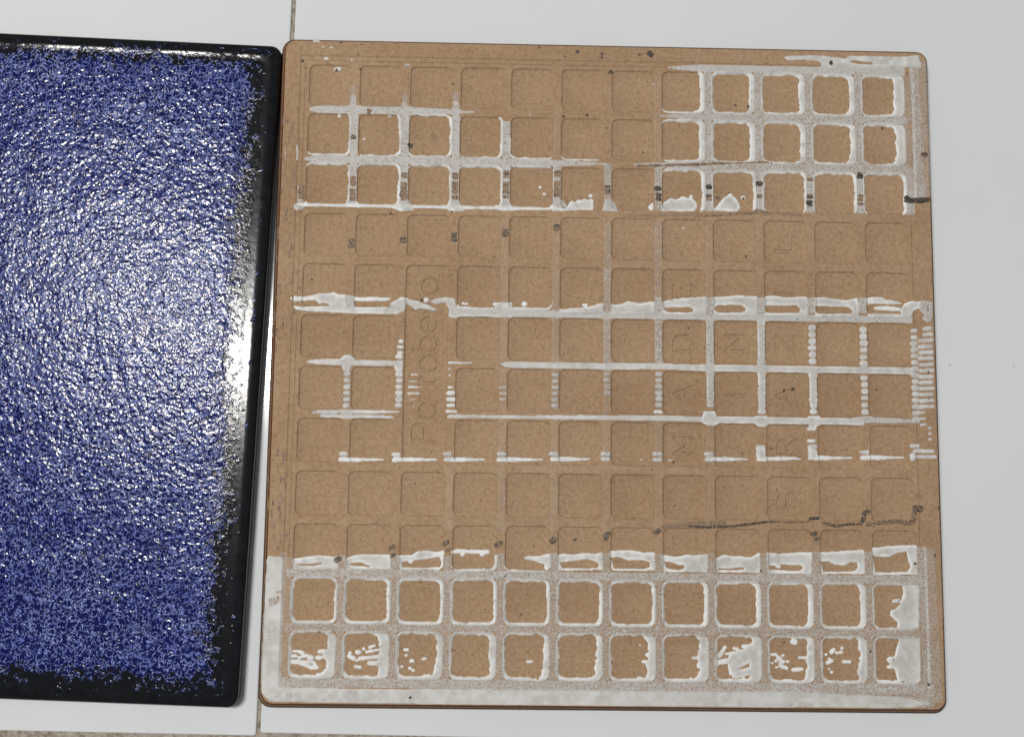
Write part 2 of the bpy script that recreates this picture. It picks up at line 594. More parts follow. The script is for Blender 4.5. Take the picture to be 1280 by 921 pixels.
LETTERS = {(7, 7): 'M', (6, 7): 'A', (5, 7): 'D', (4, 7): 'E', (6, 8): 'I', (5, 8): 'N',
           (8, 9): 'B', (7, 9): 'R', (6, 9): 'A', (5, 9): 'Z', (4, 9): 'I', (3, 9): 'L'}
for r in range(12):
    for c in range(12):
        if c == LONG[0] and LONG[1] <= r <= LONG[2]: continue
        if (r, c) in LETTERS:
            lettered_recess(cc(c), cc(r), HALF, HALF, [(LETTERS[(r, c)], -0.4, 0.6, 7.0, 8.2)], 6.6, 6.6, wide=0.70, depth=0.60)
        elif (r, c) == (1, 1):
            lettered_recess(cc(c), cc(r), HALF, HALF, [('1', 0.6, 3.3, 3.2, 5.4), ('2', 0.6, -0.9, 3.6, 5.4)], 6.6, 6.6, wide=0.42, depth=0.24, names='numeral')
        else:
            obj('recessed_square', plain, brown, (cc(c) / 1000, -cc(r) / 1000, ZT))
logo = []
for ch, py, w in (('P', 541, 9.4), ('o', 513, 7.8), ('r', 496, 6.0), ('t', 477, 6.0), ('o', 455, 7.8), ('b', 431, 8.4),
                  ('e', 406, 7.8), ('l', 389, 5.0), ('l', 376, 5.0), ('o', 358, 7.8)):
    x, y = at(535, py)
    logo.append((ch, x - cc(2), y - long_cy, w, 10.4))
bx = at(546.5, 470)[0] - cc(2) - 5.2                      # baseline of the lettering
logo = [(ch, bx, ly, w, h) for ch, lx, ly, w, h in logo]
lr = lettered_recess(cc(2), long_cy, HALF, long_hy, logo, 7.6, long_hy - 3.2, wide=0.62, depth=0.58)
lr.name = 'long_recess'

# ------------------------------------------------------------------ smears of white engobe and kiln soot on the tile back
ST = 0.25
N = int(298 / ST) + 1
ax = -149 + ST * np.arange(N)
GX, GY = np.meshgrid(ax, ax)
MASK = np.zeros((N, N))                                   # where engobe lies
COV = np.zeros((N, N))                                    # how closed the coat is
THK = np.zeros((N, N))                                    # thickness, mm


def win(x0, y0, x1, y1, pad=1.0):
    i0 = max(0, int((x0 - pad + 149) / ST)); i1 = min(N, int((x1 + pad + 149) / ST) + 2)
    j0 = max(0, int((y0 - pad + 149) / ST)); j1 = min(N, int((y1 + pad + 149) / ST) + 2)
    return slice(j0, j1), slice(i0, i1)


def stamp(w, m, cover, thick):
    M = MASK[w]
    hit = m > 0.5
    MASK[w] = np.maximum(M, m)
    COV[w] = np.where(hit, np.maximum(COV[w], cover), COV[w])
    THK[w] = np.where(hit, np.maximum(THK[w], thick), THK[w])


def inside(x, y, poly):
    r = np.zeros(x.shape, bool)
    n = len(poly)
    for i in range(n):
        (x0, y0), (x1, y1) = poly[i], poly[(i + 1) % n]
        if y0 == y1: continue
        c = ((y0 > y) != (y1 > y)) & (x < (x1 - x0) * (y - y0) / (y1 - y0) + x0)
        r ^= c
    return r


def poly(pts, cover=0.97, thick=0.22, holes=()):
    q = [tuple(at(*p)) for p in pts]
    xs = [a for a, _ in q]; ys = [b_ for _, b_ in q]
    w = win(min(xs), min(ys), max(xs), max(ys))
    x, y = GX[w], GY[w]
    m = inside(x, y, q)
    for h in holes: m &= ~inside(x, y, [tuple(at(*p)) for p in h])
    stamp(w, m.astype(float), cover, thick)


def cap(px0, py0, px1, py1, r, cover=0.97, thick=0.22, rend=None):
    """rounded streak between two points, radius in photo pixels, may taper"""
    a, b_ = at(px0, py0), at(px1, py1)
    k = 0.36
    r0 = r * k; r1 = (r if rend is None else rend) * k
    R = max(r0, r1)
    w = win(min(a[0], b_[0]) - R, min(a[1], b_[1]) - R, max(a[0], b_[0]) + R, max(a[1], b_[1]) + R)
    x, y = GX[w], GY[w]
    v = b_ - a
    t = np.clip(((x - a[0]) * v[0] + (y - a[1]) * v[1]) / (v @ v + 1e-9), 0, 1)
    d = np.hypot(x - a[0] - t * v[0], y - a[1] - t * v[1])
    stamp(w, (d < r0 + (r1 - r0) * t).astype(float), cover, thick)


RW = P - CS                                               # rib width


def hrib(i, u0, u1, cover, f0=0.0, f1=1.0, thick=0.10, taper=(0, 0)):
    """coat on the rib above row i between columns u0..u1 (pitch units), across fractions f0..f1 of its width"""
    x0, x1 = G0 + u0 * P, G0 + u1 * P
    yb = G0 + i * P
    y0, y1 = yb - RW + f0 * RW, yb - RW + f1 * RW
    w = win(x0, y0, x1, y1)
    x, y = GX[w], GY[w]
    s = np.ones_like(x)
    if taper[0]: s = np.minimum(s, np.clip((x - x0) / (taper[0] * P), 0.10, 1) ** 0.5)
    if taper[1]: s = np.minimum(s, np.clip((x1 - x) / (taper[1] * P), 0.10, 1) ** 0.6)
    mid, half = (y0 + y1) / 2, (y1 - y0) / 2
    m = (np.abs(y - mid) <= half * s) & (x >= x0) & (x <= x1)
    stamp(w, m.astype(float), cover, thick)


def vrib(i, y0, y1, cover, f0=0.0, f1=1.0, thick=0.10, px=True):
    """coat on the rib left of column i; y0..y1 photo rows (px) or row units"""
    xb = G0 + i * P
    if px:
        guess = 385 + i * 64
        y0, y1 = at(guess, y0)[1], at(guess, y1)[1]
    else:
        y0, y1 = G0 + y0 * P, G0 + y1 * P
    x0, x1 = xb - RW + f0 * RW, xb - RW + f1 * RW
    w = win(x0, y0, x1, y1)
    x, y = GX[w], GY[w]
    stamp(w, ((x >= x0) & (x <= x1) & (y >= y0) & (y <= y1)).astype(float), cover, thick)


EDGE_N = value_noise((N, N), ST, 2.6, 21) + 0.6 * value_noise((N, N), ST, 1.1, 22)


def lining(r, c, t=0.0, rt=0.0, bt=0.0, lf=0.0, cover=0.98, thick=0.24, wob=0.35, rad=2.6, low=None):
    """engobe pooled along the walls of a recess: widths in mm at top, right, bottom, left"""
    x0, y0 = G0 + c * P, G0 + r * P
    w = win(x0, y0, x0 + CS, y0 + CS, 0.4)
    x, y = GX[w], GY[w]
    ins = sd_rrect(x, y, x0 + HALF, y0 + HALF, HALF + 0.1, HALF + 0.1, CR) < 0
    ax0, ax1, ay0, ay1 = x0 + lf, x0 + CS - rt, y0 + t, y0 + CS - bt
    e = EDGE_N[w] * wob
    wide = np.where(x - x0 > CS * 0.6, min(1.8, 0.4 + rt * 0.25), 0.45)
    d = sd_rrect(x, y, (ax0 + ax1) / 2, (ay0 + ay1) / 2, (ax1 - ax0) / 2, (ay1 - ay0) / 2, rad) + e * wide
    m = ins & (d > 0)
    # sides with no engobe stay clear
    if lf == 0: m &= ~((x - x0 < 1.2) & (np.minimum(y - y0, y0 + CS - y) > (2.6 if (t or bt) else -9)))
    if t == 0: m &= ~((y - y0 < CS * 0.5) & (x0 + CS - x > rt + 1.0) & (x - x0 > lf + 0.8))
    if t == 0 and rt == 0: m &= ~(y - y0 < CS * 0.5)
    if bt == 0: m &= ~((y0 + CS - y < CS * 0.5) & (x0 + CS - x > rt + 1.0) & (x - x0 > lf + 0.8))
    if bt == 0 and rt == 0: m &= ~(y0 + CS - y < CS * 0.5)
    if low is not None: m &= y - y0 > CS * low
    stamp(w, m.astype(float), cover, thick)


def beads(i, y0, y1, n, frac=(0.06, 0.94), ry=2.9, cover=0.9, thick=0.3, skip=0.0):
    """ladder of small engobe beads across the rib left of column i"""
    for k in range(n):
        py = y0 + (y1 - y0) * (k + 0.5) / n
        if rng.random() < skip: continue
        xa = G0 + i * P - RW
        # photo column of the rib at this height
        _, yy = at(385 + i * 64, py)
        a = xa + RW * frac[0] + rng.uniform(-.1, .25); b_ = xa + RW * frac[1] + rng.uniform(-.25, .1)
        rr = ry * 0.36 * rng.uniform(0.82, 1.05)
        w = win(a - 1, yy - 2, b_ + 1, yy + 2)
        x, y = GX[w], GY[w]
        dx = np.maximum(np.maximum(a + rr - x, x - (b_ - rr)), 0)
        stamp(w, (np.hypot(dx, y - yy) < rr).astype(float), cover, thick)


# --- rows 0 to 2
hrib(0, 7.12, 11.88, 0.74, 0.0, 1.0, taper=(0.7, 0))
hrib(1, 0.02, 3.3, 0.70, -0.12, 1.05, taper=(0.25, 1.2)); pass
hrib(1, 6.95, 11.88, 0.62, 0, 1, taper=(0.9, 0))
hrib(2, -0.05, 5.9, 0.70, 0.0, 1.0, taper=(0.3, 1.2)); pass
hrib(2, 6.45, 11.88, 0.60, taper=(1.0, 0))
hrib(3, -0.2, 4.9, 0.95, -0.28, 0.22, taper=(0.2, 0.3)); pass
for x, y0 in ((441.5, 110), (506, 120), (570, 118)):
    cap(x, y0, x - 0.6, 142, 3.6, 0.40, 0.08, rend=4.6); cap(x, y0 + 12, x - 0.6, 142, 4.0, 0.62, 0.1, rend=5.2)
for i in (8, 9, 10, 11): vrib(i, -0.1, 0.95, 0.58, px=False)
vrib(12, 0.0, 2.75, 0.40, px=False)
vrib(7, 0.1, 0.9, 0.14, px=False)
for i, c in ((1, .68), (2, .66), (3, .70), (5, .06), (7, .24), (8, .60), (9, .58), (10, .58), (11, .58)): vrib(i, 0.85, 2.0, c, px=False)
vrib(4, 152, 204, 0.64)
for i, c in ((1, .66), (2, .70), (3, .74), (4, .74), (5, .62), (6, .50), (7, .56), (8, .66), (9, .66), (10, .62), (11, .62), (12, .6)):
    vrib(i, 1.9, 2.84, c, px=False)
vrib(0, 232, 262, 0.55, 0.0, 0.9)
A = dict(t=0.9, rt=2.2, bt=1.0, lf=0.75)
lining(0, 7, rt=1.9, bt=0.9)
for c in (8, 9, 10): lining(0, c, **A)
lining(0, 11, 0.9, 4.6, 0.9, 0.7)
lining(1, 0, rt=0.9, bt=1.0); lining(1, 1, rt=1.3, bt=0.9); lining(1, 2, t=0.3, rt=1.1, bt=0.9); lining(1, 3, rt=1.1, bt=0.9)
lining(1, 4, bt=0.8, lf=0.4); lining(1, 5, bt=0.5)
lining(1, 7, t=0.7, rt=2.4, bt=0.8)
for c in (8, 9, 10): lining(1, c, **A)
lining(1, 11, 0.9, 4.2, 0.9, 0.7)
lining(2, 0, t=0.7, rt=0.5, bt=0.9); lining(2, 1, t=0.7, rt=1.0, bt=0.8); lining(2, 2, t=0.8, rt=0.9, bt=0.8)
lining(2, 3, t=0.7, rt=0.8, bt=0.7); lining(2, 4, t=0.6, bt=0.7)
lining(2, 7, t=0.8, rt=1.3); lining(2, 8, t=1.0, rt=0.9, lf=0.6); lining(2, 9, t=1.0, rt=0.8, lf=0.9)
lining(2, 10, t=0.9, rt=0.8, lf=0.7); lining(2, 11, t=0.9, rt=1.1, lf=0.7)
poly([(704, 263), (710, 257), (714, 250), (719, 252), (722, 249), (727, 250), (731, 248), (735, 250), (739, 248), (742, 250), (742, 263)])
poly([(827, 264), (829, 254), (838, 247), (846, 249), (853, 245), (860, 247), (866, 247), (870, 252), (872, 259), (868, 264)])
poly([(810, 258), (817, 252), (817, 263), (813, 264)])
poly([(876, 262), (879, 247), (882, 262)])
poly([(892, 263), (898, 256), (905, 247), (912, 243), (919, 246), (924, 253), (926, 260), (922, 264)])
for x, y, r in ((738, 244.5, 2.4), (864, 245, 2.2), (913, 244, 2.4), (929, 247, 2.6), (675, 234, 1.6), (680, 242, 2.0), (854, 285, 1.3)): cap(x, y, x + .5, y, r)
for x in (490, 555, 620, 690): cap(x, 258, x + 12, 262, 2.2)
for x in (495, 558, 620, 688, 750): poly([(x + 2, 264), (x + 5, 256), (x + 7, 250), (x + 16, 250), (x + 20, 257), (x + 23, 264)], 0.8, 0.16)
# rim, upper right
poly([(979, 72.5), (985, 70.5), (1005, 70), (1030, 70.5), (1042, 72), (1056, 74), (1062, 70.5), (1100, 71), (1132, 71.5), (1148, 69), (1151, 85),
      (1062, 85), (1040, 85), (1026, 83), (1026, 79.5), (1022, 77), (1000, 75.5), (985, 76)], 0.86, 0.14,
     holes=[[(1060, 78), (1066, 76), (1090, 79), (1091, 81.5), (1075, 81)]])
poly([(1030, 84), (1028, 73), (1052, 75), (1062, 84)], 0.70, 0.12)
poly([(1136, 82), (1147, 80), (1150, 130), (1154, 190), (1157, 247), (1144, 247), (1141, 170)], 0.54, 0.07)
poly([(1146, 78), (1158, 76), (1163, 180), (1165, 245), (1157, 246), (1152, 160)], 0.42, 0.05)
poly([(1140, 92), (1142, 92), (1146, 248), (1143, 248)], 0.72, 0.09)  # bright line of the rim's lit inner wall, painted into the coat

# --- row 3, 4: only a thin sandy haze on some ribs
for i, c in ((6, .34), (7, .36), (8, .16), (9, .10), (5, .12), (4, .04)): vrib(i, 3.05, 4.9, c, px=False, thick=0.05)
hrib(4, 5.9, 8.0, 0.18, thick=0.05); pass

# --- the band across row 4's foot
poly([(362, 373), (367, 370), (380, 371), (400, 366), (408, 366.5), (418, 365), (424, 368), (432, 368), (434, 385), (424, 386), (413, 383.5), (411, 379.5),
      (404, 378), (399, 380), (394, 375), (380, 375.5), (366, 377)])
poly([(430, 368), (443, 369), (443, 386), (430, 386)], 0.66, 0.14)
poly([(366, 382), (378, 383.5), (411, 382), (430, 384), (440, 384), (487, 383.5), (488, 378), (497, 374), (500, 371), (510, 372.5), (508, 380), (506, 389), (496, 393),
      (450, 392), (425, 391), (385, 389), (370, 387)], 0.93, 0.16)
poly([(442, 371), (470, 371), (486, 372), (490, 374), (480, 376), (455, 376), (442, 376)])
poly([(508, 373), (520, 376), (535, 381), (546, 386.5), (541, 388), (525, 385), (519, 387.5), (516, 384), (508, 380)], 0.9, 0.2)
cap(532.5, 374, 533, 374, 2.6); cap(578, 379, 584, 379.5, 1.4); cap(655, 379.5, 656, 379.5, 3.0); cap(730, 381, 733, 381, 2.2); cap(617, 379.5, 624, 379, 1.2)
poly([(538, 376), (545, 372.5), (558, 371.5), (563, 372), (568, 373), (570, 383), (577, 386), (590, 386), (610, 385.5), (640, 386), (640, 397), (600, 396), (575, 396),
      (568, 398), (561, 396), (561, 386), (557, 378), (550, 378), (544, 380)], 0.90, 0.16)
poly([(615, 380), (622, 386), (640, 388), (640, 378), (630, 377.5)], 0.85, 0.14)
hrib(5, 3.0, 11.9, 0.76, 0.05, 1.0)
for c, t in ((3, .9), (4, 1.0)): lining(4, c, bt=t, wob=0.2, low=0.8)
poly([(700, 386.5), (715, 385), (730, 384), (742, 382), (748, 379.5), (754, 378.5), (755, 391), (700, 392)])
poly([(763, 379.5), (770, 380.5), (778, 379), (785, 376.5), (800, 379), (812, 377), (818, 377.5), (819, 392), (766, 392)])
poly([(827, 381), (828, 376.5), (838, 374.5), (848, 374), (860, 372), (875, 371), (883, 370.5), (883, 393), (829, 393)],
     holes=[[(829, 386), (832, 384), (862, 383.5), (868, 386), (866, 389.5), (858, 391), (846, 390), (836, 390.5)]])
poly([(891, 375), (892, 371), (903, 371), (920, 369), (940, 370), (946, 370), (946, 394), (893, 394)],
     holes=[[(892, 386), (897, 381.5), (915, 380.5), (928, 381), (933, 385.5), (931, 390), (899, 391)]])
poly([(954, 372), (960, 369.5), (972, 370), (985, 372), (1000, 370), (1009, 371), (1010, 395), (956, 395)],
     holes=[[(955, 387), (957, 381), (985, 381.5), (997, 381.5), (1001, 386), (999, 391), (957, 391)]])
poly([(1018, 372), (1030, 371), (1045, 373.5), (1060, 375), (1072, 372), (1074, 395), (1019, 396)],
     holes=[[(1018, 388), (1020, 382), (1040, 383), (1062, 384), (1067, 388), (1065, 392), (1022, 392)]])
poly([(1082, 374), (1090, 371), (1102, 371), (1108, 374), (1122, 376.5), (1130, 379.5), (1110, 380), (1093, 379), (1084, 380)])
poly([(1093, 387), (1094, 383), (1106, 382), (1128, 384.5), (1131, 379), (1140, 376), (1150, 378), (1152, 384), (1143, 388), (1138, 396), (1086, 397), (1084, 392), (1128, 392), (1126, 389)])
poly([(1146, 379), (1150, 376), (1165, 377), (1166, 390), (1163, 402), (1158, 404), (1152, 398), (1156, 394), (1150, 390)], 0.78, 0.16)
for i in (7, 8, 9, 10, 11): vrib(i, 371 + (i - 7) * 0.3, 392, 0.62, thick=0.14)
for i, c in ((4, .20), (5, .30), (6, .44), (3, .0)):
    if c: vrib(i, 4.0, 5.0, c, px=False, thick=0.05)

# --- row 5
for i, c in ((4, .14), (5, .30), (6, .46), (7, .48), (8, .70)): vrib(i, 4.98, 5.95, c, px=False, thick=0.08)
vrib(9, 4.98, 5.95, 0.84, 0, 1, px=False)
for i, a, b_, n in ((9, 408, 456, 6), (10, 406, 456, 6), (11, 408, 459, 6)): beads(i, a, b_, n, (-0.06, 1.06), 4.1, 0.88)
beads(7, 434, 450, 2, (0, 1), 3.4, 0.7)
beads(12, 410, 528, 15, (-0.08, 1.0), 3.3, 0.86)
for k in range(17):                                        # ladder on the rim
    y = 411 + k * 7.5
    x0 = 1150 + 0.01 * (y - 411) + rng.uniform(-1, 1); x1 = 1163 + 0.03 * (y - 411) + rng.uniform(-1.5, 1)
    if k < 2: x0 += 5
    cap(x0, y, x1 if k < 14 else x0 + 5, y - 0.6, 2.5 if k < 14 else 1.4, 0.84, 0.26)
for k in range(3): cap(1161, 535 + k * 7, 1163, 535 + k * 7, 1.6, 0.8)
for y in (424, 431, 438): beads(2, y, y + 6, 1, (0.25 if y < 430 else 0.1, 0.98), 2.3)
beads(2, 443, 449, 1, (-0.1, 1.0), 3.2)

# --- rib above row 6
poly([(381, 452.5), (388, 450), (405, 448.5), (440, 449.5), (504, 451), (504.5, 457), (470, 457.5), (425, 456.5), (398, 455.5)], 0.86, 0.2)
poly([(425, 449), (431, 443.5), (437, 443.5), (444, 449)], 0.9, 0.2)
poly([(560, 451.8), (585, 452.5), (593, 453.3), (585, 454.3), (560, 455)], 0.85, 0.14)
poly([(624, 454.5), (632, 452), (660, 452.5), (700, 453), (760, 453.5), (830, 454.5), (880, 455.5), (883, 463.5), (830, 462), (760, 461.5), (700, 460.5), (640, 459.5), (630, 458)], 0.84, 0.13)
hrib(6, 7.6, 11.9, 0.90, 0.12, 1.0, thick=0.16)

# --- row 6
poly([(427, 457), (439, 457), (437, 464), (429, 464)], 0.9, 0.2)
beads(1, 464, 511, 6, (0.0, 1.02), 3.4, 0.84)
poly([(493, 457), (504, 457), (503, 464), (495, 464)], 0.9, 0.2)
beads(2, 464, 511, 6, (-0.02, 1.0), 3.4, 0.88)
for y, a, b_, r in ((459, 515, 520, .7), (468, 514, 522, .9), (476, 512, 521, .8), (483.5, 511, 526, 1.5), (491.5, 510, 524, 1.6), (499, 513, 523, .9), (507, 516, 520, .9),
                    (491, 533, 535, .6), (492, 540, 543, .6), (491, 536, 538, .6)):
    cap(a, y, b_, y, r, 0.92, 0.14, rend=r * 0.5)
for y, a, b_, r in ((461, 561, 562, .9), (469, 561, 563, 1.2), (484, 561, 565, 1.7), (491, 560, 567, 2.6), (499, 560, 567, 2.4), (506.5, 560, 567, 2.3), (514, 559, 570, 2.0)):
    cap(a, y, b_, y, r, 0.92, 0.2)
for y, a, b_ in ((484, 624, 632), (491.5, 625, 633), (499, 626, 631)): cap(a, y, b_, y, 1.2, 0.8, 0.14)
beads(5, 465, 511, 6, (0.02, 0.98), 2.6, 0.80)
vrib(4, 6.0, 6.85, 0.12, px=False, thick=0.05); vrib(5, 6.0, 6.8, 0.25, px=False, thick=0.05)
beads(6, 463, 495, 4, (0.05, 1.0), 3.3, 0.66); vrib(6, 6.0, 6.85, 0.30, px=False, thick=0.05)
beads(7, 464, 510, 6, (-0.02, 1.02), 3.4, 0.76); poly([(816, 516), (819, 512), (826, 512), (829, 517)], 0.9, 0.2)
vrib(8, 5.98, 6.6, 0.74, px=False); beads(8, 464, 510, 6, (-0.04, 1.06), 3.8, 0.82)
for i in (9, 10): vrib(i, 5.98, 6.6, 0.84, px=False); beads(i, 466, 518, 7, (-0.06, 1.06), 3.9, 0.9)
beads(11, 468, 519, 6, (-0.02, 1.02), 3.5, 0.88)

# --- rib above row 7
cap(391, 516, 396, 516, 1.6, 0.7); cap(398, 514.5, 480, 514.5, 2.4, 0.88, 0.2); cap(480, 514.5, 499, 514.5, 2.2, 0.88, 0.2, rend=0.8)
cap(402, 520, 480, 521, 2.0, 0.88, 0.2); cap(480, 521, 491, 521.5, 1.9, 0.88, 0.2, rend=1.2)
poly([(426, 516), (441, 516), (441, 523), (426, 523)], 0.8, 0.16)
poly([(558, 520), (562, 518), (620, 519), (700, 519), (780, 519), (850, 520), (881, 521), (881, 527.5), (830, 525.5), (760, 525), (700, 524), (640, 523.5), (600, 522.5), (560, 523)], 0.84, 0.15)
hrib(7, 7.84, 10.9, 0.92, 0.12, 1.0, thick=0.17)
poly([(880, 514), (894, 514), (898, 530), (890, 532), (882, 531), (876, 527)], 0.95, 0.2)
for x in (944, 1010): poly([(x, 520), (x + 15, 520), (x + 18, 529), (x + 12, 533), (x + 4, 533), (x - 3, 528)], 0.95, 0.2)
poly([(1066, 521), (1085, 520), (1150, 525), (1150, 529), (1085, 528.5), (1066, 528)], 0.72, 0.14)

# --- row 7 and the dashes at its foot
for i, c in ((4, .22), (5, .24), (6, .20), (7, .28), (8, .22)): vrib(i, 6.98, 7.75, c, px=False, thick=0.05)
for x0, x1, y in ((425, 481, 574.5), (492, 550, 574.5), (557, 608, 574.5), (623, 679, 574.5), (690, 738, 574), (884, 936, 574), (949, 1003, 573.5), (1013, 1066, 572.5), (1078, 1131, 572)):
    cap(x0, y, x0 + 24, y - 0.3, 2.6, 0.98, 0.24); cap(x0 + 22, y - 0.2, x1, y - 0.3, 2.5, 0.98, 0.24, rend=0.5)
    cap(x0 + 1, y - 0.6, x0 + 7, y - 0.8, 2.7, 0.92, 0.28)
for x, y in ((429, 567), (495, 568), (559, 567), (627, 567), (692, 567), (757, 567), (757, 573.5), (822, 567), (822, 574), (886, 567), (951, 567), (951, 559), (1016, 568), (1016, 558), (1081, 565), (1144, 557)):
    cap(x - 3.4, y, x + 3.4, y, 2.5, 0.88, 0.28)
for x, y in ((951, 562), (1016, 563), (1015, 551), (1015, 536), (1016, 535)): cap(x - 3.5, y, x + 2.5, y, 2.2, 0.95, 0.24)
poly([(947, 560), (957, 560), (957, 576), (946, 576)], 0.95, 0.22); poly([(1012, 561), (1021, 562), (1022, 574), (1011, 575)], 0.95, 0.22)
cap(836, 575, 840, 575, 1.0, 0.9); cap(800, 574.5, 803, 574.5, 0.8, 0.9)
cap(1141, 569, 1141, 573, 3.0, 0.92); cap(1143, 563.5, 1166, 564, 2.2, 0.88); cap(1143, 570.5, 1169, 571, 2.4, 0.84)
# --- row 8
for i, c in ((4, .30), (5, .28), (6, .14), (7, .16), (8, .20), (3, .10)): vrib(i, 7.9, 9.1, c, px=False, thick=0.05)
hrib(8, 4.2, 8, 0.15, thick=0.05); pass

# --- the foot of row 9
S9 = [
    ([(365, 702), (366, 698), (385, 695.5), (400, 693.5), (418, 696), (422, 694), (423, 711), (368, 712)], [[(369, 707), (372, 705), (388, 704.5), (402, 702), (403, 705), (390, 707.5)]]),
    ([(431.5, 701), (434, 697), (444, 693.5), (458, 692.5), (487, 693), (489, 711), (434, 712), (432, 706)], [[(434, 706), (440, 703), (452, 703), (460, 706), (464, 708.5), (450, 708)]]),
    ([(498, 694), (515, 693), (522, 688.5), (534, 687.5), (546, 690), (555, 687), (554, 708), (549, 712), (501, 712), (498, 703)], [[(501, 702), (520, 700), (536, 698), (549, 696), (552, 703), (550, 709), (503, 709.5)]]),
    ([(563, 689), (572, 686), (600, 687), (612, 687.5), (611, 692), (595, 692), (580, 691.5), (566, 692)], []),
    ([(655, 696.5), (660, 694.5), (675, 695), (688, 691.5), (689, 708), (684, 712), (680, 711), (681, 706), (665, 700), (656, 699)], []),
    ([(697, 694), (705, 692), (718, 693), (730, 691), (745, 692), (753, 690), (754, 712), (698, 713)], [[(699, 703), (715, 701), (735, 698.5), (746, 702), (749, 706), (746, 710), (703, 710)]]),
    ([(763, 688), (790, 687.5), (805, 690.5), (818, 690), (819, 713), (765, 713)], [[(764, 697), (775, 696), (785, 700), (804, 700), (813, 703), (812, 709), (804, 711), (768, 711)]]),
    ([(828, 693), (845, 696), (860, 693), (870, 694), (884, 692), (885, 715), (830, 714)], [[(830, 702), (838, 702), (848, 706), (856, 706), (856, 710), (848, 713), (834, 710)]]),
    ([(895, 698), (905, 693), (920, 695), (940, 696), (950, 690), (951, 716), (896, 715)], [[(896, 710.5), (905, 710), (912, 711), (925, 708.5), (932, 709.5), (930, 712), (898, 712.5)]]),
    ([(958, 690), (975, 692), (1000, 690), (1015, 690), (1015, 717), (960, 717)], [[(961, 706), (968, 706.5), (972, 709), (976, 705), (990, 706), (1002, 706), (1004.5, 709.5), (1001, 713), (962, 712.5)]]),
    ([(1025, 690), (1050, 689), (1080, 686.5), (1081, 717), (1027, 717)], [[(1026, 702), (1035, 701), (1045, 706), (1056, 706.5), (1064, 702), (1072, 702.5), (1073, 710), (1068, 714), (1030, 714.5)]]),
    ([(1090, 684), (1100, 684), (1112, 682), (1146, 681), (1147, 718), (1092, 718)], [[(1091, 694), (1100, 696), (1112, 696), (1122, 691), (1134, 689), (1136, 700), (1139, 708), (1135, 714.5), (1095, 715.5)]]),
]
for pts, holes in S9: poly(pts, 0.98, 0.22, holes)
lining(9, 3, rt=1.2, bt=0.7, low=0.66); lining(9, 4, bt=0.6)
for x, y in ((577, 693), (602, 693), (512, 702), (973, 708)): cap(x, y, x + 2, y, 2.0)
for i in range(1, 12): vrib(i, 691 + (3 if i < 4 else -2 if i > 9 else 0), 725, 0.46)
vrib(12, 684, 730, 0.34)
vrib(0, 697, 725, 0.34, 0.1, 1)

# --- rows 10 and 11, the coated foot of the tile
hrib(10, -0.1, 11.95, 0.56); hrib(11, -0.1, 11.95, 0.48); hrib(12, -0.15, 11.95, 0.56, -0.0, 1.06)
for i in range(13): vrib(i, 9.8, 12.0, 0.44 if 0 < i < 12 else 0.34, px=False)
lining(10, 0, 0.9, 1.0, 1.1, 0.9)
for c in range(1, 11): lining(10, c, 0.9, [0, 1.6, 1.5, 1.2, 1.1, 1.1, 1.3, 1.6, 2.0, 2.2, 2.0][c], 1.0, 0.75)
poly([(1129, 731), (1149, 731), (1149, 785), (1122, 785), (1123, 778), (1118, 773), (1113, 769), (1114, 762), (1120, 761), (1126, 755), (1130, 742)])
lining(10, 11, 0.8, 1.5, 0.6, 0.7); cap(1118, 751, 1125, 751, 1.9)
R11 = [4.6, 4.2, 3.0, 2.6, 2.6, 2.7, 3.2, 4.2, 4.6, 3.0, 3.2, 3.5]
for c in range(12): lining(11, c, 0.7, R11[c], 1.0, 0.75, wob=0.6)
poly([(1125, 799), (1150, 797), (1151, 851), (1123, 851), (1120, 838), (1112, 829), (1108, 824), (1113, 820), (1119, 821), (1121, 810)])
cap(1111, 833.5, 1115, 833.5, 2.2)
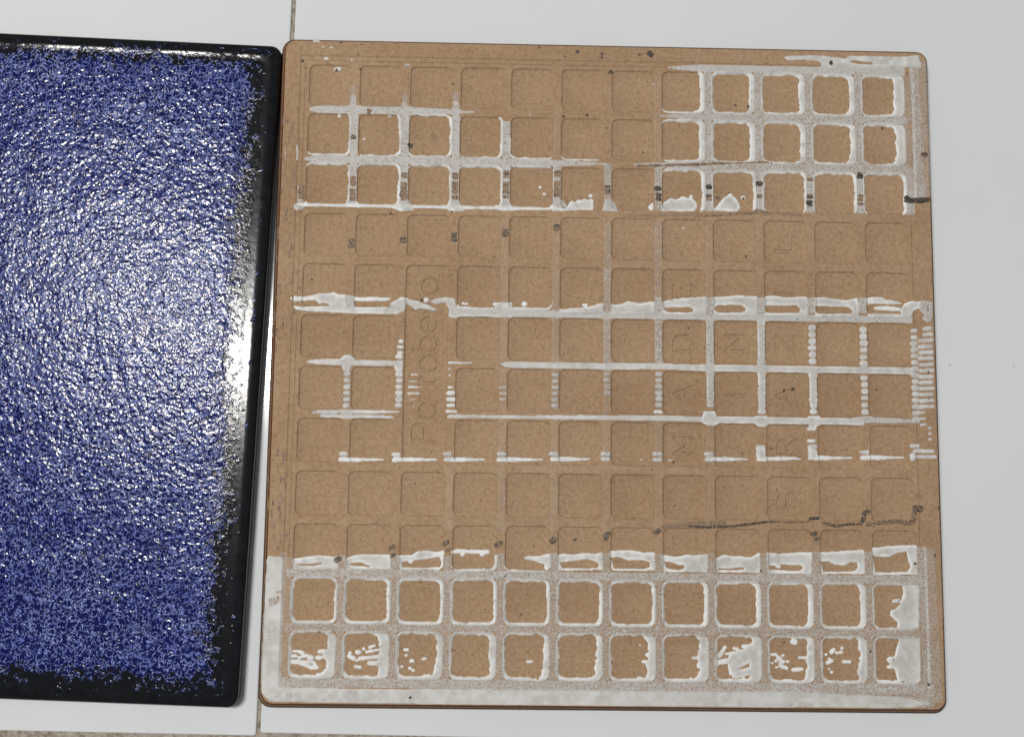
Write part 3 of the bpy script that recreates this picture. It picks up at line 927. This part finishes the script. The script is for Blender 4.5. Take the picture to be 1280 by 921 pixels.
for x0, y0, x1, y1, r in (
        (367, 814, 372, 814, 1.6), (375, 815, 378, 816, 2.4), (366, 820, 370, 820, 2.2), (374, 822, 384, 819, 1.8), (388, 821, 390, 822, 2.4), (396, 822, 401, 822, 2.2), (399, 814, 407, 814, 2.2),
        (366, 827, 374, 827, 2.8), (374, 828, 386, 832, 2.6), (388, 834, 396, 834, 2.2), (378, 826, 392, 828, 1.4), (385, 823, 394, 830, 1.6),
        (437, 816, 438, 816, 1.8), (436, 820, 442, 823, 2.4), (446, 815, 449, 815, 2.4), (454, 811, 455, 811, 1.8), (462, 809, 468, 807, 2.0), (474, 806, 478, 805, 1.6), (458, 815, 472, 812, 1.8),
        (450, 823, 478, 820, 2.2), (444, 833, 450, 834, 2.0), (461, 829, 474, 829, 2.6), (475, 811, 477, 815, 1.8), (445, 826, 455, 822, 1.2),
        (506, 812, 509, 812, 2.0), (507, 819, 508, 819, 1.8), (514, 826, 516, 826, 2.0), (502, 833, 502.5, 833, 1.6), (512, 835, 512.5, 835, 1.8), (516, 838, 517, 838, 1.8), (528, 824, 532, 823, 1.4),
        (660, 827, 665, 827, 1.6), (800, 806, 800.5, 806, 1.0), (809, 818, 809.5, 818, 2.2), (804, 827, 808, 827, 1.8), (867, 822, 874, 822, 1.8),
        (905, 811, 907, 809, 2.0), (899, 820, 904, 814, 2.8), (896, 828, 910, 826, 3.0), (918, 810, 922, 811, 2.0), (930, 808, 938, 808, 2.4), (908, 817, 924, 815, 1.4),
        (912, 826, 938, 812, 3.4), (916, 834, 935, 824, 5.0), (920, 843, 940, 838, 4.5), (912, 832, 914, 842, 1.8), (925, 816, 940, 818, 4.0), (914, 821, 925, 818, 3.0),
        (966, 818, 970, 818, 2.0), (974, 822, 976, 824, 2.6), (979, 819, 980, 819, 1.8), (985, 827, 985.5, 827, 1.8), (966, 829, 966.5, 829, 1.4), (970, 826, 971, 826, 1.6), (976, 828, 980, 827, 2.0),
        (976, 832, 984, 835, 2.4), (971, 834, 971.5, 834, 1.6), (992, 802, 994, 802, 3.6), (1000, 822, 1007, 822, 1.8), (992, 837, 1003, 836.5, 2.2),
        (1033, 818, 1033.5, 818, 1.8), (1040, 815, 1043, 812, 2.6), (1046, 816, 1053, 815, 1.6), (1053, 810, 1053.5, 810, 1.8), (1035, 828, 1040, 826, 2.4), (1037, 823, 1038, 824, 1.4), (1037, 836, 1037.5, 836, 1.4), (1040, 840, 1040.5, 840, 1.6),
        (1055, 827, 1063, 827, 1.7)):
    cap(x0, y0, x1, y1, r, 0.98, 0.30)
# rim at the foot and along the left
poly([(334, 694), (345, 695), (354, 696), (353, 740), (352, 790), (350, 852), (349, 858), (440, 860), (600, 861), (800, 863), (1000, 864), (1075, 868), (1130, 871), (1164, 878), (1140, 884), (980, 883.5),
      (700, 881.5), (500, 879), (365, 877), (338, 876), (327, 866), (325.5, 840), (329.5, 770), (332, 720)], 0.84, 0.10,
     holes=[[(352, 738), (346, 738), (346, 741), (352, 741)], [(336, 748), (349, 744), (350, 752), (337, 758)]])
poly([(334, 745), (346, 742), (350, 757), (336, 762)], 0.50, 0.08); poly([(336, 800), (348, 792), (350, 842), (340, 842)], 0.56, 0.08)
poly([(350, 690), (358, 690), (352, 852), (346, 852)], 0.40, 0.05)
poly([(354, 857), (700, 862), (1100, 867), (1150, 866), (1150, 858), (700, 853), (357, 847)], 0.52, 0.08)
poly([(1146, 684), (1156, 682), (1168, 880), (1156, 880), (1150, 760)], 0.50, 0.06)
poly([(1154, 684), (1168, 684), (1178, 876), (1164, 878)], 0.42, 0.05)
poly([(1155, 684), (1157, 684), (1163, 860), (1160, 860)], 0.70, 0.07)
poly([(1050, 864), (1156, 861), (1172, 874), (1165, 884), (1050, 884)], 0.46, 0.06)
# small drips near the upper left corner
for x, y, x1, r in ((407, 73.5, 409, 3.0), (392, 52, 399, 1.6), (420, 86, 424, 3.4), (507, 81.5, 512, 1.6), (424, 145, 424.5, 2.6), (486, 145.5, 487.5, 2.2), (440, 75, 440.5, 2.0),
                    (454.5, 173.5, 455, 2.2), (817, 105, 817.5, 1.3), (662, 144, 662.5, 1.4), (404, 59, 404.5, 1.6), (414, 60, 415, 1.8)):
    cap(x, y, x1, y, r * 0.75, 0.9, 0.25)
cap(372, 182, 371.5, 200, 1.2, 0.85, 0.12); cap(369, 259, 371, 261, 2.2, 0.9); cap(357, 185, 357, 195, 0.9, 0.6)

# --- one height and one cover field from all of that
f = blur(MASK, 0.95) + 0.17 * EDGE_N * (blur(MASK, 1.6) > 0.03)
COVs = blur(COV * (MASK > 0.5), 1.1) / np.maximum(blur((MASK > 0.5).astype(float), 1.1), 1e-3)
THKs = blur(THK * (MASK > 0.5), 1.2) / np.maximum(blur((MASK > 0.5).astype(float), 1.2), 1e-3)
lump = 0.5 * value_noise((N, N), ST, 1.7, 31) + 0.5 * value_noise((N, N), ST, 4.2, 32)
ring = smooth01((blur((MASK > 0.5).astype(float), 4.0) - 0.62) / 0.38) * (THKs > 0.15)
COVs = COVs - 0.15 * blur(ring, 1.5)
THKs = np.where(THKs > 0.15, THKs * 1.6, THKs)
t = np.where(f > 0.5, THKs * smooth01((f - 0.5) / 0.42) * (1 + 0.35 * lump), (f - 0.5) * 0.45)
BASE = z_base(GX, GY)
# the coat levels out over the sharp foot of the recess walls
SOFT = blur(BASE, 1.3)
ZE = np.where(f > 0.5, np.maximum(BASE, BASE * 0.55 + SOFT * 0.45) + t, BASE + t)
COVs = COVs * (1 - 0.11 * (1 + value_noise((N, N), ST, 7.0, 41)) * (0.5 + 0.5 * value_noise((N, N), ST, 2.2, 42)))
ENG_T = np.where(f > 0.5, np.maximum(ZE - BASE, 0), 0)


def components(cellmask):
    """label 8-connected runs of True cells"""
    ny, nx = cellmask.shape
    parent = []

    def find(a):
        while parent[a] != a:
            parent[a] = parent[parent[a]]; a = parent[a]
        return a
    lab = np.full(cellmask.shape, -1, dtype=np.int32)
    prev = []
    for j in range(ny):
        row = cellmask[j]
        d = np.diff(np.concatenate([[0], row.astype(np.int8), [0]]))
        s = np.nonzero(d == 1)[0]; e = np.nonzero(d == -1)[0]
        cur = []
        k = 0
        for a, b_ in zip(s, e):
            i = len(parent); parent.append(i)
            lab[j, a:b_] = i
            while k < len(prev) and prev[k][1] < a: k += 1
            q = k
            while q < len(prev) and prev[q][0] <= b_:
                ra, rb_ = find(i), find(prev[q][2])
                if ra != rb_: parent[max(ra, rb_)] = min(ra, rb_)
                q += 1
            cur.append((a, b_, i))
        prev = cur
    root = np.array([find(i) for i in range(len(parent))] or [0], dtype=np.int32)
    return np.where(lab >= 0, root[np.maximum(lab, 0)], -1)


def smear_objects(f, Z, cover, name, speck_name, mat, min_cells, limit=0.5, skirt=0.30, label=None):
    solid = np.maximum.reduce([f[:-1, :-1], f[:-1, 1:], f[1:, 1:], f[1:, :-1]])
    quad = solid > skirt
    lab = components(quad)
    idx = np.arange(N * N).reshape(N, N)
    jj, ii = np.nonzero(quad)
    q = np.stack([idx[jj, ii], idx[jj, ii + 1], idx[jj + 1, ii + 1], idx[jj + 1, ii]], -1)
    L = lab[jj, ii]
    ids, inv, cnt = np.unique(L, return_inverse=True, return_counts=True)
    vis = np.bincount(inv, weights=(solid[jj, ii] > limit).astype(float))
    order = np.argsort(-cnt)
    small = np.zeros(len(ids), bool)
    out = []

    def emit(sel, nm):
        used, vi = np.unique(q[sel], return_inverse=True)
        co = np.stack([GX.ravel()[used], GY.ravel()[used], Z.ravel()[used]], -1)
        me = mesh(nm, co, vi.reshape(-1, 4), mat, True)
        a = me.attributes.new('cover', 'FLOAT', 'POINT')
        a.data.foreach_set('value', np.clip(cover.ravel()[used], 0, 1).astype(np.float32))
        o = obj(nm, me, brown, (0, 0, ZT))
        out.append(o)
        return o
    for rank, k in enumerate(order):
        if vis[k] < 1: continue
        if vis[k] < min_cells or rank > 250:
            small[k] = True
            continue
        emit(inv == k, name)
    sel = small[inv]
    if sel.any(): tag(emit(sel, speck_name), kind='stuff')
    return out


smear_objects(f, ZE, COVs, 'engobe_smear', 'engobe_specks', M_ENGOBE, 110)

# --- soot
MASK[:] = 0; COV[:] = 0; THK[:] = 0


def soot_rib(i, y0, y1, cover=0.62, f0=0.0, f1=1.0):
    """broken sooty bars across a rib"""
    xa = G0 + i * P - RW
    ya, yb = at(385 + i * 64, y0)[1], at(385 + i * 64, y1)[1]
    n = max(2, int((yb - ya) / 0.8))
    for k in range(n):
        y = ya + (yb - ya) * (k + rng.uniform(0.2, 0.8)) / n
        a = xa + RW * (f0 + rng.uniform(0.0, 0.16)); b_ = xa + RW * (f1 - rng.uniform(0.0, 0.16))
        rr = rng.uniform(0.36, 0.62)
        w = win(a - 1, y - 1, b_ + 1, y + 1)
        dx = np.maximum(np.maximum(a + rr - GX[w], GX[w] - (b_ - rr)), 0)
        stamp(w, (np.hypot(dx, GY[w] - y) < rr).astype(float), cover * rng.uniform(0.75, 1.1), 0.06)


for i, spans in {0: [(232, 250)], 1: [(220, 233), (236, 251)], 2: [(216, 224), (228, 252)], 3: [(216, 224), (227, 250)], 4: [(213, 223), (228, 248)],
                 5: [(214, 222), (226, 246)], 6: [(233, 243)], 7: [(234, 239), (242, 252)], 8: [(233, 238), (244, 251)], 9: [(229, 233), (244, 249)],
                 10: [(222, 228), (244, 248), (250, 258)], 11: [(215, 224), (243, 258)]}.items():
    for a, b_ in spans: soot_rib(i, a, b_, 0.60 if i < 6 else 0.72)
for i, a, b_ in ((1, 299, 311), (2, 296, 304), (3, 291, 302), (4, 287, 296), (5, 280, 290)): soot_rib(i, a, b_, 0.78)
cap(1134, 251, 1159, 250.5, 3.2, 0.97, 0.2); cap(1133, 247, 1138, 252, 2.6, 0.9); cap(1154, 194, 1156, 194, 3.0, 0.75)
for x, y, r in ((949, 230, 4.0), (886, 234, 4.2), (822, 236, 4.0), (1011, 254, 4.0), (1075, 221, 4.0)): cap(x - 1, y, x + 1, y, r * 0.8, 0.95, 0.16)


def line(pts, r, cover, thick=0.08):
    for (a, b_), (c, d) in zip(pts[:-1], pts[1:]): cap(a, b_, c, d, r, cover, thick)


line([(797, 207.5), (830, 207), (870, 206), (905, 204.5)], 1.3, 0.60); line([(905, 204.5), (960, 203)], 0.9, 0.45)
line([(780, 270), (850, 269), (900, 268), (945, 266), (1000, 269)], 2.0, 0.42, 0.04); line([(868, 271), (905, 269), (942, 267)], 1.1, 0.6); line([(938, 267), (945, 264), (951, 264), (957, 267)], 2.0, 0.6)
line([(822, 664), (832, 657), (860, 655), (905, 653)], 2.8, 0.52, 0.04); line([(860, 657), (885, 659), (920, 657), (958, 652)], 1.4, 0.85)
line([(958, 652), (985, 652.5), (1010, 652), (1016, 647.5), (1023, 647)], 1.0, 0.72); cap(1013, 648, 1023, 647, 2.0, 0.85)
line([(1028, 653), (1044, 657), (1060, 655), (1075, 655)], 1.6, 0.78); line([(1075, 655), (1080, 648), (1081, 640), (1086, 640)], 2.4, 0.74); line([(1080, 641), (1087, 640)], 1.3, 0.8)
line([(1085, 655), (1120, 652), (1138, 654), (1144, 648), (1143, 640), (1148, 635)], 2.6, 0.62, 0.05); cap(1145, 635, 1150, 636, 4.0, 0.75)
for x, y, r in ((422, 699, 4), (490, 684, 3.2), (491, 694, 2.6), (557, 678, 3.6), (560, 687, 2.4), (623, 680, 4), (691, 675, 4.4), (757, 668, 3.6), (757, 673, 2.4), (821, 664, 3.2), (1018, 667, 3.4), (1020, 673, 2.4), (719, 674, 1.6)):
    cap(x - 1.5, y + 1, x + 2, y - 1, r * 0.85, 0.72, 0.06)
# spots and blisters
for x, y, r, c in ((378, 77, 3.0, .8), (371, 83, 2.4, .55), (427, 54, 2.6, .8), (448, 69, 1.5, .9), (421, 88, 2.2, .7), (409, 79, 2.4, .6), (462, 139.5, 4.2, .75), (441.5, 172, 4.0, .8), (450, 87, 2.0, .8),
                   (410, 181, 2.2, .5), (512, 182, 4.4, .85), (540, 171, 4.2, .48), (540, 241, 2.6, .55), (566, 105, 1.4, .9), (562, 125, 1.2, .9),
                   (674.5, 60, 2.4, .8), (706, 71.5, 1.4, .9), (721, 65.5, 3.2, .75), (751, 72, 3.4, .7), (752, 68, 2.2, .8), (813, 68.5, 5.2, .92), (798.5, 69, 1.6, .9), (764, 91, 4.8, .85), (773, 94, 1.0, .9),
                   (734, 144, 3.2, .9), (704, 146, 2.8, .85), (804, 190, 1.8, .9), (864, 110, 1.2, .9), (919.5, 131, 1.4, .9), (936, 133, 1.6, .9), (758, 160, 1.4, .8), (1038.5, 79, 3.4, .95), (1103, 160, 2.0, .95),
                   (991, 121, 1.2, .9), (694, 244, 1.5, .6), (898, 247, 3.0, .75), (929, 248, 2.0, .85), (992, 487, 2.0, .95), (965, 560, 1.4, .8), (842, 577, 1.6, .95), (844, 632, 1.4, .95), (935, 610, 1.4, .95),
                   (980, 487, 1.6, .9), (1096, 487, 1.4, .9), (513, 871, 2.2, .95), (1088, 814, 1.8, .9), (951, 713, 1.6, .95), (1144, 704, 1.4, .9), (1161, 855, 1.4, .9), (1052, 291, 1.2, .9), (933, 320, 1.3, .9),
                   (1061, 354, 1.3, .9), (1065, 340, 1.6, .9), (488, 267, 1.6, .85), (565, 344, 1.4, .85), (390, 349, 1.6, .8), (454, 347, 1.0, .8), (374, 359, 2.2, .6), (488, 576, 1.5, .9), (450, 580, 1.5, .85)):
    for q_ in range(1 if r < 1.7 else 4):
        an = rng.uniform(0, 6.28); ro = r * rng.uniform(0.1, 0.5) if r >= 1.7 else 0.0
        rr = r * (rng.uniform(0.35, 0.62) if r >= 1.7 else 0.9)
        cap(x + ro * math.cos(an), y + ro * math.sin(an), x + ro * math.cos(an + 0.9), y + ro * math.sin(an + 0.9), rr, c * rng.uniform(0.75, 1.05), 0.14)
# brown grime on the left rim and under the right one
for k in range(80):
    x = rng.uniform(352, 380); y = rng.choice([rng.uniform(100, 345), rng.uniform(330, 430), rng.uniform(560, 690)])
    x -= 0.035 * (y - 60)
    cap(x, y, x + rng.uniform(-.6, .6), y + rng.uniform(2, 14), rng.uniform(0.7, 1.9), rng.uniform(0.36, 0.66), 0.03)
for k in range(26):
    y = rng.uniform(270, 860); x = 1160 + 0.03 * (y - 270) + rng.uniform(-9, 4)
    cap(x, y, x + 0.3, y + rng.uniform(0, 4), rng.uniform(0.5, 1.2), rng.uniform(0.3, 0.8), 0.04)
for k in range(210):
    x, y = rng.uniform(-138, 140), rng.uniform(-140, 138)
    rr = rng.uniform(0.16, 0.36)
    w = win(x - rr, y - rr, x + rr, y + rr)
    stamp(w, (np.hypot(GX[w] - x, (GY[w] - y) * rng.uniform(.8, 1.3)) < rr).astype(float), rng.uniform(0.6, 0.95), 0.06)
f2 = blur(MASK, 0.7) + 0.30 * EDGE_N * (blur(MASK, 1.4) > 0.05)
C2 = blur(COV * (MASK > 0.5), 0.9) / np.maximum(blur((MASK > 0.5).astype(float), 0.9), 1e-3)
T2 = blur(THK * (MASK > 0.5), 0.9) / np.maximum(blur((MASK > 0.5).astype(float), 0.9), 1e-3)
Z2 = BASE + ENG_T + np.where(f2 > 0.42, 0.025 + T2 * smooth01((f2 - 0.42) / 0.4), (f2 - 0.42) * 0.5)
smear_objects(f2, Z2, C2, 'soot_mark', 'soot_specks', M_SOOT, 90, limit=0.42, skirt=0.25)

# ------------------------------------------------------------------ blue glazed tile, face up
BA = 1.65 * DEG
BH = 147.5
ex = np.array([math.cos(BA), math.sin(BA)]); ey = np.array([-math.sin(BA), math.cos(BA)])
bc = np.array([-149.6, -145.2]) - BH * ex + BH * ey
blue = empty('blue_tile', (bc[0] / 1000, -bc[1] / 1000, 0), -BA)
tag(blue, 'black bordered glossy blue speckled glazed tile lying face up', 'tile')

PROF_D = np.array([0.0, 0.35, 0.9, 1.8, 3.0, 4.5, 6.5, 8.0, 9.5, 11.0, 12.5, 14.0, 15.5, 17.0, 200.0])
PROF_Z = np.array([6.0, 6.80, 7.22, 7.48, 7.65, 7.77, 7.88, 7.935, 7.975, 8.003, 8.022, 8.033, 8.038, 8.04, 8.04])


def crown(x, y, d):
    """height of the black glaze: rolled edge everywhere, a raised bead along the top side"""
    z = np.interp(d, PROF_D, PROF_Z)
    top = 0.22 + 0.78 * smooth01((-y - np.abs(x)) / 14 + 0.75)
    amp = 0.44 + 0.07 * np.sin(x * 0.19) + 0.06 * np.sin(x * 0.43 + 1.3) + 0.03 * np.sin(x * 1.1 + 0.4)
    return z + top * amp * np.exp(-((d - 4.4) / 2.3) ** 2) * np.clip(d / 1.2, 0, 1)


V, F = rings([(146.2, 146.2, 3.8, 0.02), (147.2, 147.2, 4.6, 0.9), (147.4, 147.4, 4.8, 2.2), (147.4, 147.4, 4.8, 3.4)], cap_first=True, n=8)
obj('clay_body', mesh('clay_body', V, F, M_EDGE, True), blue)
NR = 10
PER = 24                                                  # extra points along each side
dd = np.concatenate([[0.0], np.linspace(0.2, 17.2, 56)])


def dense_outline(h, r):
    p = rrect(h, h, r, NR)
    out = []
    for k in range(len(p)):
        a, b_ = p[k], p[(k + 1) % len(p)]
        m_ = PER if (k + 1) % NR == 0 else 1
        out += [(a[0] + (b_[0] - a[0]) * t_ / m_, a[1] + (b_[1] - a[1]) * t_ / m_) for t_ in range(m_)]
    return np.array(out)


V = []
o0 = dense_outline(147.5, 4.8)
V += [(x, y, 3.3) for x, y in o0]
for d in dd:
    o_ = dense_outline(BH - d, max(4.8 - d * 0.1, 3.0))
    z_ = crown(o_[:, 0], o_[:, 1], np.full(len(o_), d))
    V += [(x, y, z) for (x, y), z in zip(o_, z_)]
cnt = len(o0)
F = [(i * cnt + k, i * cnt + (k + 1) % cnt, (i + 1) * cnt + (k + 1) % cnt, (i + 1) * cnt + k) for i in range(len(dd)) for k in range(cnt)]
F.append(tuple(range(len(dd) * cnt, (len(dd) + 1) * cnt)))
obj('black_glaze', mesh('black_glaze', V, F, M_BLACK, True), blue)

BS = 0.5
NB = int(2 * BH / BS)
bx = -BH + BS * (np.arange(NB) + 0.5)
BX, BY = np.meshgrid(bx, bx)
ed = -sd_rrect(BX, BY, 0, 0, BH, BH, 4.8)                # distance to the edge
zb = crown(BX, BY, np.maximum(BH - np.maximum(np.abs(BX), np.abs(BY)), 0))
n2 = value_noise((NB, NB), BS, 2.6, 52); n3 = value_noise((NB, NB), BS, 11.0, 53)
# the blue coat thins out into single flecks over the border (border widths differ by side)
side = np.where(np.abs(BX) > np.abs(BY), np.where(BX > 0, 14.6, 13.0), np.where(BY < 0, 9.4, 13.4))
wide = blur(side, 8) + 1.8 * n3 + 0.8 * n2
cov_b = np.clip((ed - wide) / 18.0 + 0.62, 0, 1)
fb = np.where(cov_b > 0.20, np.clip((cov_b - 0.20) * 4 + 0.5, 0, 1), 0.5 - (0.20 - cov_b) * 4)
fleck = value_noise((NB, NB), BS, 1.9, 55) * 0.6 + value_noise((NB, NB), BS, 1.2, 56) * 0.4
fb = np.maximum(fb, np.where(ed > 2.5, 0.5 + 2.2 * (fleck - 0.52), 0))
cov_b = np.maximum(cov_b, np.where((fb > 0.40) & (cov_b < 0.2), 0.62, 0))
relief = 0.050 * value_noise((NB, NB), BS, 2.4, 57) + 0.075 * value_noise((NB, NB), BS, 5.0, 58) + 0.08 * value_noise((NB, NB), BS, 12.0, 59)
inner = smooth01((cov_b - 0.35) / 0.6)
ZB = zb + np.where(fb > 0.5, (0.03 + 0.20 * inner) * smooth01((fb - 0.5) / 0.4) + relief * inner * 0.95, (fb - 0.5) * 0.3)
solid = np.maximum.reduce([fb[:-1, :-1], fb[:-1, 1:], fb[1:, 1:], fb[1:, :-1]])
quad = solid > 0.42
idx = np.arange(NB * NB).reshape(NB, NB)
jj, ii = np.nonzero(quad)
q = np.stack([idx[jj, ii], idx[jj, ii + 1], idx[jj + 1, ii + 1], idx[jj + 1, ii]], -1)
lab = components(quad)[jj, ii]
ids, cnt = np.unique(lab, return_counts=True)
main = lab == ids[np.argmax(cnt)]
for sel, nm in ((main, 'blue_glaze'), (~main, 'glaze_flecks')):
    used, vi = np.unique(q[sel], return_inverse=True)
    me = mesh(nm, np.stack([BX.ravel()[used], BY.ravel()[used], ZB.ravel()[used]], -1), vi.reshape(-1, 4), M_BLUE, True)
    a = me.attributes.new('cover', 'FLOAT', 'POINT')
    a.data.foreach_set('value', np.clip(cov_b.ravel()[used], 0, 1).astype(np.float32))
    o = obj(nm, me, blue)
    if nm == 'glaze_flecks': tag(o, kind='stuff')
